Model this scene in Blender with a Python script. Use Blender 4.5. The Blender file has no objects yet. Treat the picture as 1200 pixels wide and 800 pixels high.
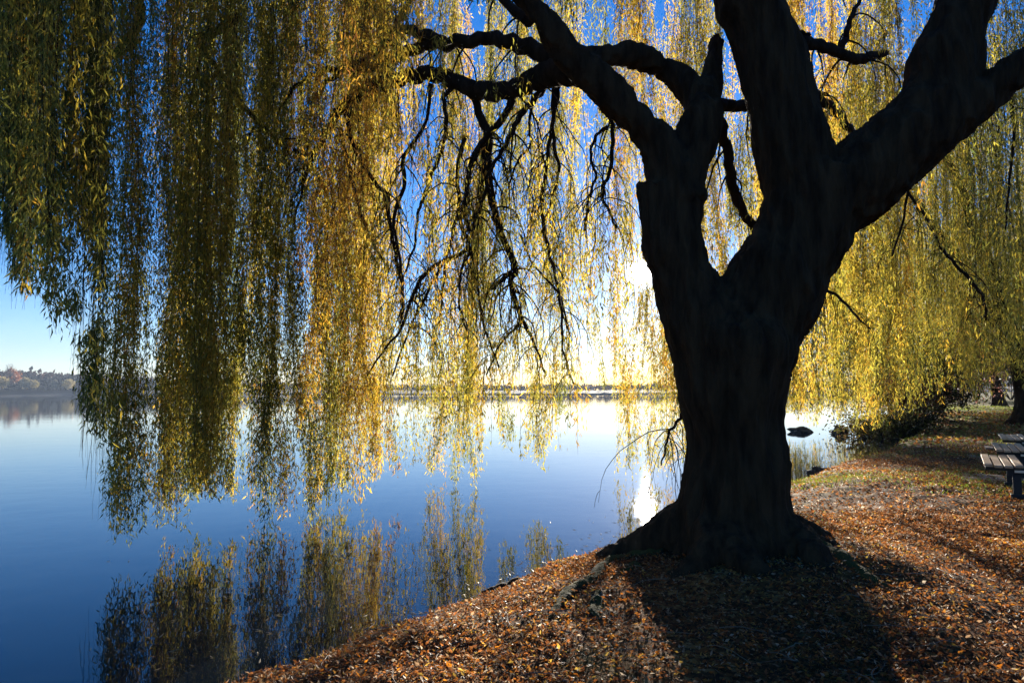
import bpy, math, random
import numpy as np
from mathutils import Matrix, Vector, noise
random.seed(7); rng = np.random.default_rng(11)
S = bpy.context.scene; COL = S.collection
WZ = -0.40                       # water level; ground is about z = 0, eye 1.55 above it
R = math.radians

# ------------------------------------------------------------------ camera
cam = bpy.data.cameras.new('camera'); cam.lens = 24.0; cam.sensor_width = 36.0
cam.clip_start = 0.05; cam.clip_end = 9000
CAM = bpy.data.objects.new('camera', cam); COL.objects.link(CAM)
CAM.matrix_world = Matrix.Translation((0, 0, 1.55)) @ Matrix.Rotation(R(90 + 4.075), 4, 'X') @ Matrix.Rotation(R(-0.3), 4, 'Z')
S.camera = CAM
CM = np.array(CAM.matrix_world.to_3x3()); CO = np.array([0, 0, 1.55])

def ray(px, py):
    d = CM @ np.array([(px - 600) / 800.0, (400 - py) / 800.0, -1.0]); return d / np.linalg.norm(d)
def at(px, py, depth):           # the point seen at a photo pixel, depth metres ahead
    d = ray(px, py); return CO + d * (depth / d[1])
def on(px, py, z=0.0):           # the point seen at a photo pixel on the level z
    d = ray(px, py); return CO + d * ((z - CO[2]) / d[2])
def proj(P):
    q = (np.atleast_2d(P) - CO) @ CM
    w = np.maximum(-q[:, 2], 1e-3)
    return 600 + 800 * q[:, 0] / w, 400 - 800 * q[:, 1] / w, -q[:, 2]

# ------------------------------------------------------------------ helpers
def tag(o, label=None, cat=None, group=None, kind=None):
    if label: o['label'] = label
    if cat: o['category'] = cat
    if group: o['group'] = group
    if kind: o['kind'] = kind
    return o
def empty(name, loc):
    o = bpy.data.objects.new(name, None); COL.objects.link(o); o.location = loc; o.empty_display_size = .2
    return o
def mesh_np(name, V, F, mats, parent=None, face_col=None, mat_idx=None, smooth=False, origin=None):
    """V (n,3); F list of arrays (k,3)/(k,4) sharing V"""
    V = np.asarray(V, np.float32)
    if parent is not None: V = V - np.array(parent.location, np.float32)
    elif origin is not None: V = V - np.array(origin, np.float32)
    if not isinstance(F, list): F = [F]
    F = [np.asarray(f, np.int32) for f in F if len(f)]
    loops = np.concatenate([f.ravel() for f in F]); tot = np.concatenate([np.full(len(f), f.shape[1], np.int32) for f in F])
    start = np.concatenate([[0], np.cumsum(tot)[:-1]]).astype(np.int32)
    me = bpy.data.meshes.new(name)
    me.vertices.add(len(V)); me.vertices.foreach_set('co', V.ravel())
    me.loops.add(len(loops)); me.loops.foreach_set('vertex_index', loops)
    me.polygons.add(len(tot)); me.polygons.foreach_set('loop_start', start); me.polygons.foreach_set('loop_total', tot)
    if not isinstance(mats, (list, tuple)): mats = [mats]
    for m in mats: me.materials.append(m)
    if mat_idx is not None: me.polygons.foreach_set('material_index', np.asarray(mat_idx, np.int32))
    me.polygons.foreach_set('use_smooth', np.full(len(tot), bool(smooth)))
    if face_col is not None:
        a = me.attributes.new('Col', 'FLOAT_COLOR', 'FACE')
        c = np.ones((len(tot), 4), np.float32); c[:, :3] = face_col
        a.data.foreach_set('color', c.ravel())
    me.update(calc_edges=True); me.validate()
    o = bpy.data.objects.new(name, me); COL.objects.link(o)
    if parent is not None: o.parent = parent
    elif origin is not None: o.location = origin
    return o

def unit(v): return v / np.maximum(np.linalg.norm(v, axis=-1, keepdims=True), 1e-9)

def spline(P, n):
    """Catmull-Rom through rows of P (any columns), n samples per span"""
    P = np.asarray(P, float)
    if len(P) < 3:
        t = np.linspace(0, 1, n + 1)[:, None]; return P[0] * (1 - t) + P[-1] * t
    Q = np.vstack([2 * P[0] - P[1], P, 2 * P[-1] - P[-2]]); out = []
    for i in range(1, len(Q) - 2):
        for k in range(n):
            t = k / n; a, b, c, d = Q[i - 1], Q[i], Q[i + 1], Q[i + 2]
            out.append(.5 * ((2 * b) + (c - a) * t + (2 * a - 5 * b + 4 * c - d) * t * t + (3 * b - a - 3 * c + d) * t ** 3))
    out.append(Q[-2]); return np.array(out)

class Bag:
    """collects tubes into one mesh"""
    def __init__(s): s.V = []; s.F = []; s.n = 0
    def tube(s, P, r, sides=8, cap=True):
        P = np.asarray(P, float); r = np.broadcast_to(np.asarray(r, float), (len(P),))
        T = unit(np.gradient(P, axis=0))
        ref = np.array([0, 0, 1.0]) if abs(T[:, 2]).mean() < .8 else np.array([1.0, 0, 0])
        A = unit(np.cross(T, ref)); B = np.cross(T, A)
        a = np.linspace(0, 2 * np.pi, sides, endpoint=False)
        ring = P[:, None] + r[:, None, None] * (np.cos(a)[None, :, None] * A[:, None] + np.sin(a)[None, :, None] * B[:, None])
        m = len(P); idx = s.n + np.arange(m * sides).reshape(m, sides); nx = np.roll(idx, -1, 1)
        f = np.stack([idx[:-1], nx[:-1], nx[1:], idx[1:]], -1).reshape(-1, 4)
        s.V.append(ring.reshape(-1, 3)); s.F.append(f); s.n += m * sides
        if cap:
            c0 = s.n; s.V.append(np.array([P[0], P[-1]])); s.n += 2
            t0 = np.stack([nx[0], idx[0], np.full(sides, c0), np.full(sides, c0)], -1)[:, :3]
            t1 = np.stack([idx[-1], nx[-1], np.full(sides, c0 + 1)], -1)
            s.F.append(t0); s.F.append(t1)
    def box(s, c, size, rot=None):
        h = np.array(size) / 2.0
        v = np.array([[x, y, z] for z in (-1, 1) for y in (-1, 1) for x in (-1, 1)]) * h
        if rot is not None: v = v @ np.array(rot).T
        f = np.array([[0, 2, 3, 1], [4, 5, 7, 6], [0, 1, 5, 4], [2, 6, 7, 3], [0, 4, 6, 2], [1, 3, 7, 5]]) + s.n
        s.V.append(v + np.array(c)); s.F.append(f); s.n += 8
    def out(s):
        V = np.vstack(s.V); q = [f for f in s.F if f.shape[1] == 4]; t = [f for f in s.F if f.shape[1] == 3]
        L = []
        if q: L.append(np.vstack(q))
        if t: L.append(np.vstack(t))
        return V, L

# ------------------------------------------------------------------ materials
def mat(name):
    m = bpy.data.materials.new(name); m.use_nodes = True; nt = m.node_tree
    b = nt.nodes['Principled BSDF']; return m, nt, b
def N(nt, kind, **kw):
    n = nt.nodes.new(kind)
    for k, v in kw.items():
        if k in n.inputs: n.inputs[k].default_value = v
        else: setattr(n, k, v)
    return n
def ramp(nt, stops, src):
    n = nt.nodes.new('ShaderNodeValToRGB'); e = n.color_ramp.elements
    while len(e) < len(stops): e.new(.5)
    for el, (p, c) in zip(e, stops): el.position = p; el.color = (*c, 1)
    nt.links.new(src, n.inputs[0]); return n.outputs[0]
def geo_pos(nt): return N(nt, 'ShaderNodeNewGeometry').outputs['Position']
def noisetex(nt, scale, detail=6, vec=None, sc=(1, 1, 1), rough=.6):
    n = N(nt, 'ShaderNodeTexNoise', Scale=scale, Detail=detail, Roughness=rough)
    mp = N(nt, 'ShaderNodeMapping'); mp.inputs['Scale'].default_value = sc
    nt.links.new(vec if vec is not None else geo_pos(nt), mp.inputs[0]); nt.links.new(mp.outputs[0], n.inputs['Vector'])
    return n.outputs['Fac']
def bump(nt, b, h, strength, dist):
    n = N(nt, 'ShaderNodeBump', Strength=strength, Distance=dist); nt.links.new(h, n.inputs['Height'])
    nt.links.new(n.outputs[0], b.inputs['Normal'])

def leaf_mat(name, trans=.55, gloss=.25):
    m, nt, b = mat(name); out = nt.nodes['Material Output']
    at_ = N(nt, 'ShaderNodeAttribute', attribute_name='Col')
    nt.links.new(at_.outputs['Color'], b.inputs['Base Color']); b.inputs['Roughness'].default_value = .55
    b.inputs['Specular IOR Level'].default_value = gloss
    tr = N(nt, 'ShaderNodeBsdfTranslucent'); mx = N(nt, 'ShaderNodeMixShader'); mx.inputs[0].default_value = trans
    hs = N(nt, 'ShaderNodeHueSaturation', Saturation=1.1, Value=1.9)
    nt.links.new(at_.outputs['Color'], hs.inputs['Color']); nt.links.new(hs.outputs[0], tr.inputs['Color'])
    nt.links.new(b.outputs[0], mx.inputs[1]); nt.links.new(tr.outputs[0], mx.inputs[2]); nt.links.new(mx.outputs[0], out.inputs['Surface'])
    return m
M_LEAF = leaf_mat('willow_leaf', .6); M_LITTER = leaf_mat('fallen_leaf', .5, .15); M_GRASS = leaf_mat('grass_blade', .4, .3)
M_FAR = leaf_mat('distant_foliage', .2, .1)

def bark(name, c0, c1, moss=None):
    m, nt, b = mat(name)
    p = geo_pos(nt)
    n1 = noisetex(nt, 9, 8, p, (1, 1, .18)); n2 = noisetex(nt, 2.3, 4, p)
    col = ramp(nt, [(.35, c0), (.65, c1)], n1)
    if moss:
        g = N(nt, 'ShaderNodeNewGeometry'); sp = N(nt, 'ShaderNodeSeparateXYZ'); nt.links.new(g.outputs['Normal'], sp.inputs[0])
        mm = N(nt, 'ShaderNodeMath', operation='MULTIPLY'); nt.links.new(sp.outputs['Z'], mm.inputs[0]); nt.links.new(n2, mm.inputs[1])
        f = ramp(nt, [(.3, (0, 0, 0)), (.45, (1, 1, 1))], mm.outputs[0])
        mx = N(nt, 'ShaderNodeMix', data_type='RGBA'); nt.links.new(f, mx.inputs['Factor']); nt.links.new(col, mx.inputs['A'])
        mx.inputs['B'].default_value = (*moss, 1); col = mx.outputs['Result']
    nt.links.new(col, b.inputs['Base Color']); b.inputs['Roughness'].default_value = .95
    b.inputs['Specular IOR Level'].default_value = .15
    bump(nt, b, n1, 1.0, .06); return m
M_BARK = bark('willow_bark', (.016, .0085, .0035), (.060, .034, .015))
M_BRANCH = bark('branch_bark', (.013, .008, .0045), (.044, .028, .017))
M_MOSS = bark('mossy_root_bark', (.010, .008, .006), (.032, .024, .016), (.055, .055, .014))

def ground_mat():
    m, nt, b = mat('leaf_covered_soil')
    p = geo_pos(nt)
    v = N(nt, 'ShaderNodeTexVoronoi', Scale=28.0); wob = N(nt, 'ShaderNodeTexNoise', Scale=30.0, Detail=3)
    nt.links.new(p, wob.inputs['Vector'])
    add = N(nt, 'ShaderNodeVectorMath', operation='MULTIPLY_ADD'); add.inputs[1].default_value = (.05, .05, .05)
    nt.links.new(wob.outputs['Color'], add.inputs[0]); nt.links.new(p, add.inputs[2]); nt.links.new(add.outputs[0], v.inputs['Vector'])
    sp = N(nt, 'ShaderNodeSeparateColor'); nt.links.new(v.outputs['Color'], sp.inputs[0])
    leafc = ramp(nt, [(0, (.035, .018, .010)), (.35, (.10, .045, .018)), (.6, (.20, .075, .022)), (.8, (.27, .13, .035)), (1, (.30, .19, .08))], sp.outputs[0])
    n = noisetex(nt, .9, 5, p)
    soil = ramp(nt, [(.3, (.014, .009, .006)), (.7, (.045, .028, .018))], noisetex(nt, 14, 8, p))
    mx = N(nt, 'ShaderNodeMix', data_type='RGBA')
    nt.links.new(ramp(nt, [(.44, (1, 1, 1)), (.62, (.25, .25, .25))], n), mx.inputs['Factor']); nt.links.new(soil, mx.inputs['A']); nt.links.new(leafc, mx.inputs['B'])
    # thin grass away from the shore
    sx = N(nt, 'ShaderNodeSeparateXYZ'); nt.links.new(p, sx.inputs[0])
    far = N(nt, 'ShaderNodeMapRange'); far.inputs['From Min'].default_value = 8; far.inputs['From Max'].default_value = 40
    far.inputs['To Min'].default_value = 0; far.inputs['To Max'].default_value = .38
    nt.links.new(sx.outputs['Y'], far.inputs['Value'])
    ad = N(nt, 'ShaderNodeMath', operation='ADD'); nt.links.new(far.outputs[0], ad.inputs[0]); nt.links.new(noisetex(nt, .35, 6, p), ad.inputs[1])
    g = ramp(nt, [(.55, (0, 0, 0)), (.75, (.9, .9, .9))], ad.outputs[0])
    mg = N(nt, 'ShaderNodeMix', data_type='RGBA'); nt.links.new(g, mg.inputs['Factor']); nt.links.new(mx.outputs['Result'], mg.inputs['A'])
    nt.links.new(ramp(nt, [(.3, (.09, .085, .02)), (.7, (.19, .17, .04))], noisetex(nt, 12, 5, p)), mg.inputs['B'])
    nt.links.new(mg.outputs['Result'], b.inputs['Base Color']); b.inputs['Roughness'].default_value = .9
    b.inputs['Specular IOR Level'].default_value = .05
    bump(nt, b, noisetex(nt, 35, 8, p), .6, .02)
    return m
M_GROUND = ground_mat()

def water_mat():
    m, nt, b = mat('lake_water')
    b.inputs['Base Color'].default_value = (.006, .010, .016, 1); b.inputs['Roughness'].default_value = .015
    b.inputs['IOR'].default_value = 1.333; b.inputs['Specular IOR Level'].default_value = .5
    p = geo_pos(nt)
    a = noisetex(nt, 1.3, 3, p, (1, 1, 1)); c = noisetex(nt, .06, 2, p, (1, 1.6, 1))
    ad = N(nt, 'ShaderNodeMath', operation='MULTIPLY_ADD'); nt.links.new(c, ad.inputs[0]); ad.inputs[1].default_value = 3.0; nt.links.new(a, ad.inputs[2])
    bump(nt, b, ad.outputs[0], .16, .02)
    return m
M_WATER = water_mat()

# ------------------------------------------------------------------ ground: one sheet with the lake bed
shore_px = [(270, 800), (330, 780), (372, 763), (430, 742), (480, 724), (520, 712), (560, 700), (600, 683), (650, 662), (700, 643), (735, 630),
            (790, 612), (860, 590), (934, 562), (954, 555), (980, 546), (1012, 536), (1040, 526), (1060, 519), (1074, 512), (1080, 508),
            (1060, 504.5), (1028, 503), (1004, 501.5), (990, 498.5), (1000, 495.5), (1030, 492), (1060, 488)]
SH = [on(x, y, WZ + .12 if y > 515 and x < 1050 else WZ)[:2] for x, y in shore_px]
SH = [(-80, -30), (-30, -8), (-9, .2), (-3.6, 3.3)] + [tuple(p) for p in SH] + [(38, 70), (60, 110), (120, 220), (260, 330)]
LAND = np.array(SH + [(700, 330), (700, -400), (-80, -400)])
def sdist(X, Y):
    """distance to the shore, positive on land"""
    P = LAND; n = len(P); d = np.full(X.shape, 1e9); inside = np.zeros(X.shape, bool)
    for i in range(n):
        a, b_ = P[i], P[(i + 1) % n]; e = b_ - a
        t = np.clip(((X - a[0]) * e[0] + (Y - a[1]) * e[1]) / (e @ e), 0, 1)
        d = np.minimum(d, np.hypot(X - a[0] - t * e[0], Y - a[1] - t * e[1]))
        c = (a[1] > Y) != (b_[1] > Y)
        with np.errstate(divide='ignore', invalid='ignore'):
            xx = (b_[0] - a[0]) * (Y - a[1]) / (b_[1] - a[1] + 1e-12) + a[0]
        inside ^= c & (X < xx)
    return np.where(inside, d, -d)
TX, TY = 2.05, 6.45              # the big willow
_t = rng.random((96, 96))
def vnoise(X, Y, s):
    x = X * s + 40.3; y = Y * s + 17.7; xi = np.floor(x).astype(int); yi = np.floor(y).astype(int); fx = x - xi; fy = y - yi
    fx = fx * fx * (3 - 2 * fx); fy = fy * fy * (3 - 2 * fy); g = lambda a, b: _t[a % 96, b % 96]
    return (g(xi, yi) * (1 - fx) + g(xi + 1, yi) * fx) * (1 - fy) + (g(xi, yi + 1) * (1 - fx) + g(xi + 1, yi + 1) * fx) * fy - .5
def height(X, Y):
    X = np.asarray(X, float); Y = np.asarray(Y, float)
    s = sdist(X, Y) + .16 * vnoise(X, Y, 1.7) + .10 * vnoise(X, Y, 5) * np.exp(-np.abs(X) / 40) 
    land = WZ + .16 * np.clip(s / .14, 0, 1) + .24 * (1 - np.exp(-np.maximum(s - .1, 0) / .9))
    z = np.where(s > 0, land, WZ + np.maximum(s * .7, -1.6))
    r = np.hypot(X - TX, Y - TY)
    k = np.clip(s / .8, 0, 1)
    z += k * (.22 * np.exp(-(r / 1.3) ** 2) + .10 * vnoise(X, Y, .55) + .05 * vnoise(X, Y, 2.1) + .022 * vnoise(X, Y, 7) + .012 * vnoise(X, Y, 17))
    return z
def axis(lo, hi, step, far_lo, far_hi, g=1.16):
    a = list(np.arange(lo, hi, step)); s = step
    while a[-1] < far_hi: s *= g; a.append(a[-1] + s)
    s = step
    while a[0] > far_lo: s *= g; a.insert(0, a[0] - s)
    return np.array(a)
gx = axis(-4, 11, .055, -2500, 2500); gy = axis(1.5, 15, .055, -1200, 3200)
GX, GY = np.meshgrid(gx, gy); GZ = height(GX, GY)
nx_, ny_ = len(gx), len(gy); ii = np.arange(nx_ * ny_).reshape(ny_, nx_)
F = np.stack([ii[:-1, :-1], ii[:-1, 1:], ii[1:, 1:], ii[1:, :-1]], -1).reshape(-1, 4)
g_ = mesh_np('ground', np.stack([GX, GY, GZ], -1).reshape(-1, 3), F, M_GROUND, smooth=True); tag(g_, kind='structure')
# water
w = mesh_np('water', [(-2500, -1200, WZ), (2500, -1200, WZ), (2500, 3200, WZ), (-2500, 3200, WZ)], [np.array([[0, 1, 2, 3]])], M_WATER); tag(w, kind='structure')

# ------------------------------------------------------------------ leaves
PAL = np.array([(.062, .078, .024), (.16, .16, .040), (.34, .275, .060), (.42, .25, .060), (.24, .115, .045)])
def palette(t):
    t = np.clip(t, 0, .9999) * (len(PAL) - 1); i = t.astype(int); f = (t - i)[:, None]
    return PAL[i] * (1 - f) + PAL[i + 1] * f
def leaf_quads(P, D, L, W):
    """pointed leaf quads: base P, direction D, length L, width W"""
    n = len(P); rnd = unit(rng.normal(size=(n, 3))); Sd = unit(np.cross(D, rnd)); U = np.cross(Sd, D)
    L = L[:, None]; W = W[:, None]
    b = rng.uniform(-.12, .12, (n, 1)) * L
    v1 = P + D * L * .42 + Sd * W * .5 + U * b; v3 = P + D * L * .42 - Sd * W * .5 + U * b; v2 = P + D * L
    V = np.stack([P, v1, v2, v3], 1).reshape(-1, 3)
    return V, np.arange(4 * n, dtype=np.int32).reshape(n, 4)
def hang(top, bottom_z, n=14, sway=.12):
    z = np.linspace(top[2], bottom_z, n); k = np.linspace(0, 1, n)
    a, b, c, d = rng.uniform(0, 6.28, 4); f1, f2 = rng.uniform(2, 5, 2)
    L = top[2] - bottom_z; s = sway * min(L, 6) / 3
    return np.stack([top[0] + s * k * np.sin(f1 * k + a) + .025 * np.sin(17 * k + c) - s * k * 0, top[1] + s * k * np.sin(f2 * k + b) + .025 * np.sin(14 * k + d), z], -1)

class Crown:
    def __init__(s): s.P = []; s.D = []; s.L = []; s.W = []; s.T = []; s.b = Bag()
    def strand(s, line, t, per_m, ll, lw, lo=None, tw=.003, sides=3):
        s.b.tube(line, np.linspace(tw, tw * .45, len(line)), sides, cap=False)
        seg = np.linalg.norm(np.diff(line, axis=0), axis=1); tot = seg.sum()
        n = max(3, int(tot * per_m)); u = np.sort(rng.uniform(0, tot, n)); cs = np.concatenate([[0], np.cumsum(seg)])
        P = np.stack([np.interp(u, cs, line[:, k]) for k in range(3)], -1)
        # tufted: short side shoots carry the leaves a little off the twig
        P[:, :2] += rng.normal(0, .022, (n, 2)) * (1 + (rng.random((n, 1)) < .3) * 1.6)
        big = np.zeros(n, bool)
        if lo is not None: hi = P[:, 2] >= lo; kp = ~hi | (rng.random(n) < .22); P = P[kp]; big = hi[kp]; n = len(P)  # sparse, enlarged leaves kept above the view to stop sky light leaking in
        if n == 0: return
        az = rng.uniform(0, 6.283, n); dn = rng.uniform(.15, 1, n) ** 1.3 * R(58)
        D = np.stack([np.cos(az) * np.sin(dn), np.sin(az) * np.sin(dn), -np.cos(dn)], -1)
        s.P.append(P); s.D.append(D); g_ = np.where(big, 1.7, 1.0); s.L.append(g_ * ll * rng.uniform(.55, 1.25, n)); s.W.append(g_ * lw * rng.uniform(.7, 1.25, n))
        s.T.append(t + rng.normal(0, .10, n))
    def shoots(s, main, t, every, ll, lw, lo, per_m=44, reach=.2, lmin=.45, lmax=1.5):
        seg = np.linalg.norm(np.diff(main, axis=0), axis=1); tot = seg.sum(); cs = np.concatenate([[0], np.cumsum(seg)])
        u = 0.0; bz = main[-1, 2]
        while u < tot:
            u += rng.exponential(every)
            if u >= tot: break
            p = np.array([np.interp(u, cs, main[:, k]) for k in range(3)])
            if p[2] > lo + 1.0 and rng.random() < .75: continue
            L = rng.uniform(lmin, lmax); L = min(L, max(.25, p[2] - bz + rng.uniform(-.1, .25))); a = rng.uniform(0, 6.283); d = reach * rng.uniform(.3, 1.3) * min(1, L)
            k = np.linspace(0, 1, 7)[:, None]; o = np.array([math.cos(a), math.sin(a), 0]) * d
            line = p + o * (1 - np.exp(-3.2 * k)) - np.array([0, 0, L]) * (k ** 1.35) + np.array([[0, 0, .05]]) * np.sin(k * 3.1) + rng.normal(0, .008, (7, 3)) * k
            s.strand(line, t + rng.normal(0, .07), per_m, ll, lw, lo=lo + .6, tw=.002)
    def build(s, name, parent, extra=None):
        P, D, L, W, T = map(np.concatenate, (s.P, s.D, s.L, s.W, s.T))
        cx_, cy_, _ = proj(P + D * L[:, None] * .5); kp = np.hypot(cx_ - 752, cy_ - 320) > 9 + 12 * rng.random(len(P)); P, D, L, W, T = P[kp], D[kp], L[kp], W[kp], T[kp]
        if parent is WT:
            cx_, cy_, _ = proj(P); cx_ = cx_ + 13 * np.sin(cy_ / 31) + 8 * np.sin(cy_ / 12.5 + 1) + rng.normal(0, 7, len(P)); kp = (cx_ > 125) | (cx_ < -60) | (cy_ < np.interp(cx_, PROF[:, 0], PROF[:, 1]) + rng.exponential(14, len(P)) - 4)
            P, D, L, W, T = P[kp], D[kp], L[kp], W[kp], T[kp]
        V, Fq = leaf_quads(P, D, L, W); col = palette(T) * rng.uniform(.75, 1.25, (len(T), 1))
        VB, FB = s.b.out(); FBq = FB[0] + len(V)
        mi = np.concatenate([np.zeros(len(Fq), int), np.ones(len(FBq), int)])
        fc = np.concatenate([col, np.full((len(FBq), 3), .04)])
        print(name, 'leaves', len(Fq), 'twig faces', len(FBq))
        return mesh_np(name, np.vstack([V, VB]), [np.vstack([Fq, FBq])], [M_LEAF, M_BRANCH], parent, fc, mi)

PROF = np.array([(-90, 200), (0, 225), (10, 240), (18, 350), (30, 335), (50, 365), (72, 375), (80, 290), (88, 262), (100, 250), (104, 400), (108, 522), (121, 528),
    (125, 600), (140, 617), (160, 617), (175, 600), (198, 592), (212, 632), (218, 565), (240, 565), (285, 572), (290, 600), (312, 600), (325, 592), (338, 622),
    (352, 615), (365, 596), (400, 588), (410, 545), (430, 560), (480, 572), (500, 562), (560, 556), (590, 562), (600, 520), (620, 492), (640, 500), (662, 540), (690, 472),
    (705, 542), (725, 530), (735, 545), (795, 552), (925, 480), (960, 476), (965, 525), (988, 525), (992, 490), (1050, 492), (1060, 474), (1130, 466), (1150, 455), (1300, 455)], float)

# ------------------------------------------------------------------ the big willow
WT = empty('willow_tree', (TX, TY, float(height(TX, TY)))); tag(WT, 'huge old weeping willow with forked dark trunk and golden hanging curtains on the bank', 'tree', 'willow trees on the bank')
def px_path(pts, n=6):
    """(px, py, half width px, depth) -> points and radii"""
    P = np.array([list(at(a, b, d)) + [h * d / 800.0] for a, b, h, d in pts]); Q = spline(P, n); return Q[:, :3], np.maximum(Q[:, 3], .003)
TB = Bag()
def limb(pts, n=6): P, r = px_path(pts, n); TB.tube(P, r, 20)
limb([(864, 668, 84, 6.4), (863, 640, 77, 6.4), (862, 610, 69, 6.4), (861, 570, 61, 6.4), (861, 520, 57, 6.4), (860, 470, 59, 6.4), (858, 430, 66, 6.4), (862, 398, 70, 6.4), (859, 378, 52, 6.42), (857, 364, 30, 6.42)])
# left stem
limb([(845, 430, 55, 6.4), (824, 375, 48, 6.4), (797, 322, 37, 6.4), (787, 270, 33, 6.4), (790, 225, 32, 6.4), (800, 195, 30, 6.4)])
# limb A to upper left, runs out over the lake
limb([(795, 240, 34, 6.4), (786, 200, 30, 6.4), (771, 168, 24, 6.4), (747, 140, 20.5, 6.4), (720, 112, 20.5, 6.4), (690, 83, 21, 6.4), (657, 49, 17.5, 6.4), (620, 0, 14.5, 6.4), (580, -70, 13, 6.5), (530, -160, 11, 6.8), (440, -260, 8, 7.3), (330, -330, 4, 8)])
# the blunt broken stub on the left stem
limb([(781, 310, 24, 6.35), (772, 265, 25, 6.33), (769, 235, 24, 6.32), (768, 212, 22.5, 6.32)])
# stem B and its arch to the left
limb([(786, 300, 26, 6.4), (793, 245, 28, 6.4), (799, 205, 28, 6.4), (814, 165, 26, 6.45), (822, 143, 26, 6.5), (823, 122, 21, 6.6), (802, 98, 17, 6.7), (776, 78, 15.5, 6.7), (748, 67, 15, 6.6), (718, 64, 13, 6.5), (690, 66, 13, 6.45)])
limb([(824, 160, 18, 6.5), (830, 125, 17, 6.6), (835, 95, 12, 6.7), (839, 70, 12, 6.8), (841, 44, 12, 6.9)])
# right stem
limb([(866, 430, 54, 6.4), (886, 375, 56, 6.4), (913, 325, 56, 6.4), (938, 280, 55, 6.4), (955, 235, 56, 6.4), (962, 205, 52, 6.4)])
# limb C
limb([(950, 240, 46, 6.4), (930, 185, 45, 6.4), (918, 130, 42, 6.4), (905, 80, 40, 6.4), (888, 35, 37.5, 6.4), (874, 0, 37, 6.4), (855, -60, 34, 6.5), (830, -150, 29, 6.8), (820, -260, 22, 7.4), (840, -380, 14, 8.4)])
# fork right: D and E
limb([(955, 235, 50, 6.4), (995, 222, 50, 6.35), (1035, 190, 48, 6.3), (1070, 155, 47, 6.2), (1100, 118, 43, 6.2), (1110, 75, 38, 6.2), (1118, 40, 34, 6.2), (1131, 0, 33, 6.2), (1150, -60, 30, 6.2), (1180, -150, 25, 6.3), (1220, -260, 18, 6.8)])
limb([(1052, 180, 42, 6.3), (1097, 150, 31, 6.15), (1148, 115, 23, 6.0), (1200, 77, 20, 5.9), (1260, 40, 18, 5.8), (1350, -10, 15, 5.8), (1480, -70, 14, 6.0), (1600, -150, 8, 6.6)])
# roots
def root_path(ang, length, r0, wig=.2, up=.12):
    k = np.linspace(0, 1, 9); a = ang + wig * np.sin(k * 3.3 + ang * 5)
    x = TX + np.cos(a) * (.35 + k * length); y = TY + np.sin(a) * (.35 + k * length)
    r = r0 * (1 - k) ** .8 + .02; z = height(x, y) + (1 - k) ** 2 * .28 - r * .35 - k * .05
    return np.stack([x, y, z], -1), r
for ang, le, r0 in ((3.05, 1.15, .22), (3.9, .95, .20), (4.6, .8, .2), (5.35, .8, .2), (6.0, .75, .18), (.5, .9, .2), (1.4, .7, .2), (2.3, .8, .2)):
    P, r = root_path(ang, le, r0); TB.tube(P, r, 14)
V, F = TB.out()
tmp = mesh_np('trunk_source', V, F, M_BARK, WT)
md = tmp.modifiers.new('r', 'REMESH'); md.mode = 'VOXEL'; md.voxel_size = .022
md2 = tmp.modifiers.new('s', 'SMOOTH'); md2.factor = .5; md2.iterations = 9
dg = bpy.context.evaluated_depsgraph_get(); me = bpy.data.meshes.new_from_object(tmp.evaluated_get(dg))
bpy.data.objects.remove(tmp)
nv = len(me.vertices); co = np.empty(nv * 3, np.float32); me.vertices.foreach_get('co', co); co = co.reshape(-1, 3)
no = np.empty(nv * 3, np.float32); me.vertices.foreach_get('normal', no); no = no.reshape(-1, 3)
d = np.empty(nv)
for i in range(nv):
    x, y, z = co[i]; v = noise.noise(Vector((x * 9, y * 9, z * 1.6))); v2 = noise.noise(Vector((x * 22, y * 22, z * 5))); v3 = noise.noise(Vector((x * 2.2, y * 2.2, z * 1.9)))
    d[i] = .075 * (.42 - abs(v)) - .02 + .022 * (.3 - abs(v2)) + .06 * v3
co += no * d[:, None]; me.vertices.foreach_set('co', co.ravel())
me.materials.clear(); me.materials.append(M_BARK); me.polygons.foreach_set('use_smooth', np.ones(len(me.polygons), bool)); me.update()
tr = bpy.data.objects.new('trunk', me); COL.objects.link(tr); tr.parent = WT

def wiggle(P, amp, f=5.0):
    n = len(P); k = np.arange(n); w_ = np.stack([sum(math.cos(j) * np.sin(k * f / (3 + j) + rng.uniform(0, 6)) for j in range(3)) for _ in range(3)], -1)
    e = np.minimum(k, 3)[:, None] / 3.0
    return P + amp * w_ * e
TIPS = []
def side_twigs(B, P, r, count, length, droop=.9, lvl=0):
    for _ in range(count):
        i = rng.integers(int(len(P) * .15), len(P) - 1); p = P[i]; rr = min(r[i] * .4, .013)
        az = rng.uniform(0, 6.28); L = length * rng.uniform(.6, 1.7); m = 10
        dr = np.array([math.cos(az), math.sin(az), rng.uniform(-.5, .4)]); Q = [p]
        for s_ in range(m):
            dr = unit(dr + rng.normal(0, .16, 3) + np.array([0, 0, -droop * .42])); Q.append(Q[-1] + dr * L / m)
        Q = np.array(Q); rad = np.linspace(max(rr, .0035), .0018, len(Q)); B.tube(Q, rad, 4, cap=False)
        TIPS.append(Q[-1]); TIPS.append(Q[6])
        if lvl < 1: side_twigs(B, Q, rad, rng.integers(1, 4), length * .45, droop, lvl + 1)
def branch(name, pts, tw=0, tl=.8, n=6, amp=.012, sides=8):
    B = Bag(); P, r = px_path(pts, n); P = wiggle(P, amp); B.tube(P, r, sides)
    if tw: side_twigs(B, P, r, tw, tl)
    V, F = B.out(); return mesh_np(name, V, F, M_BRANCH, WT, smooth=True)
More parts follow.
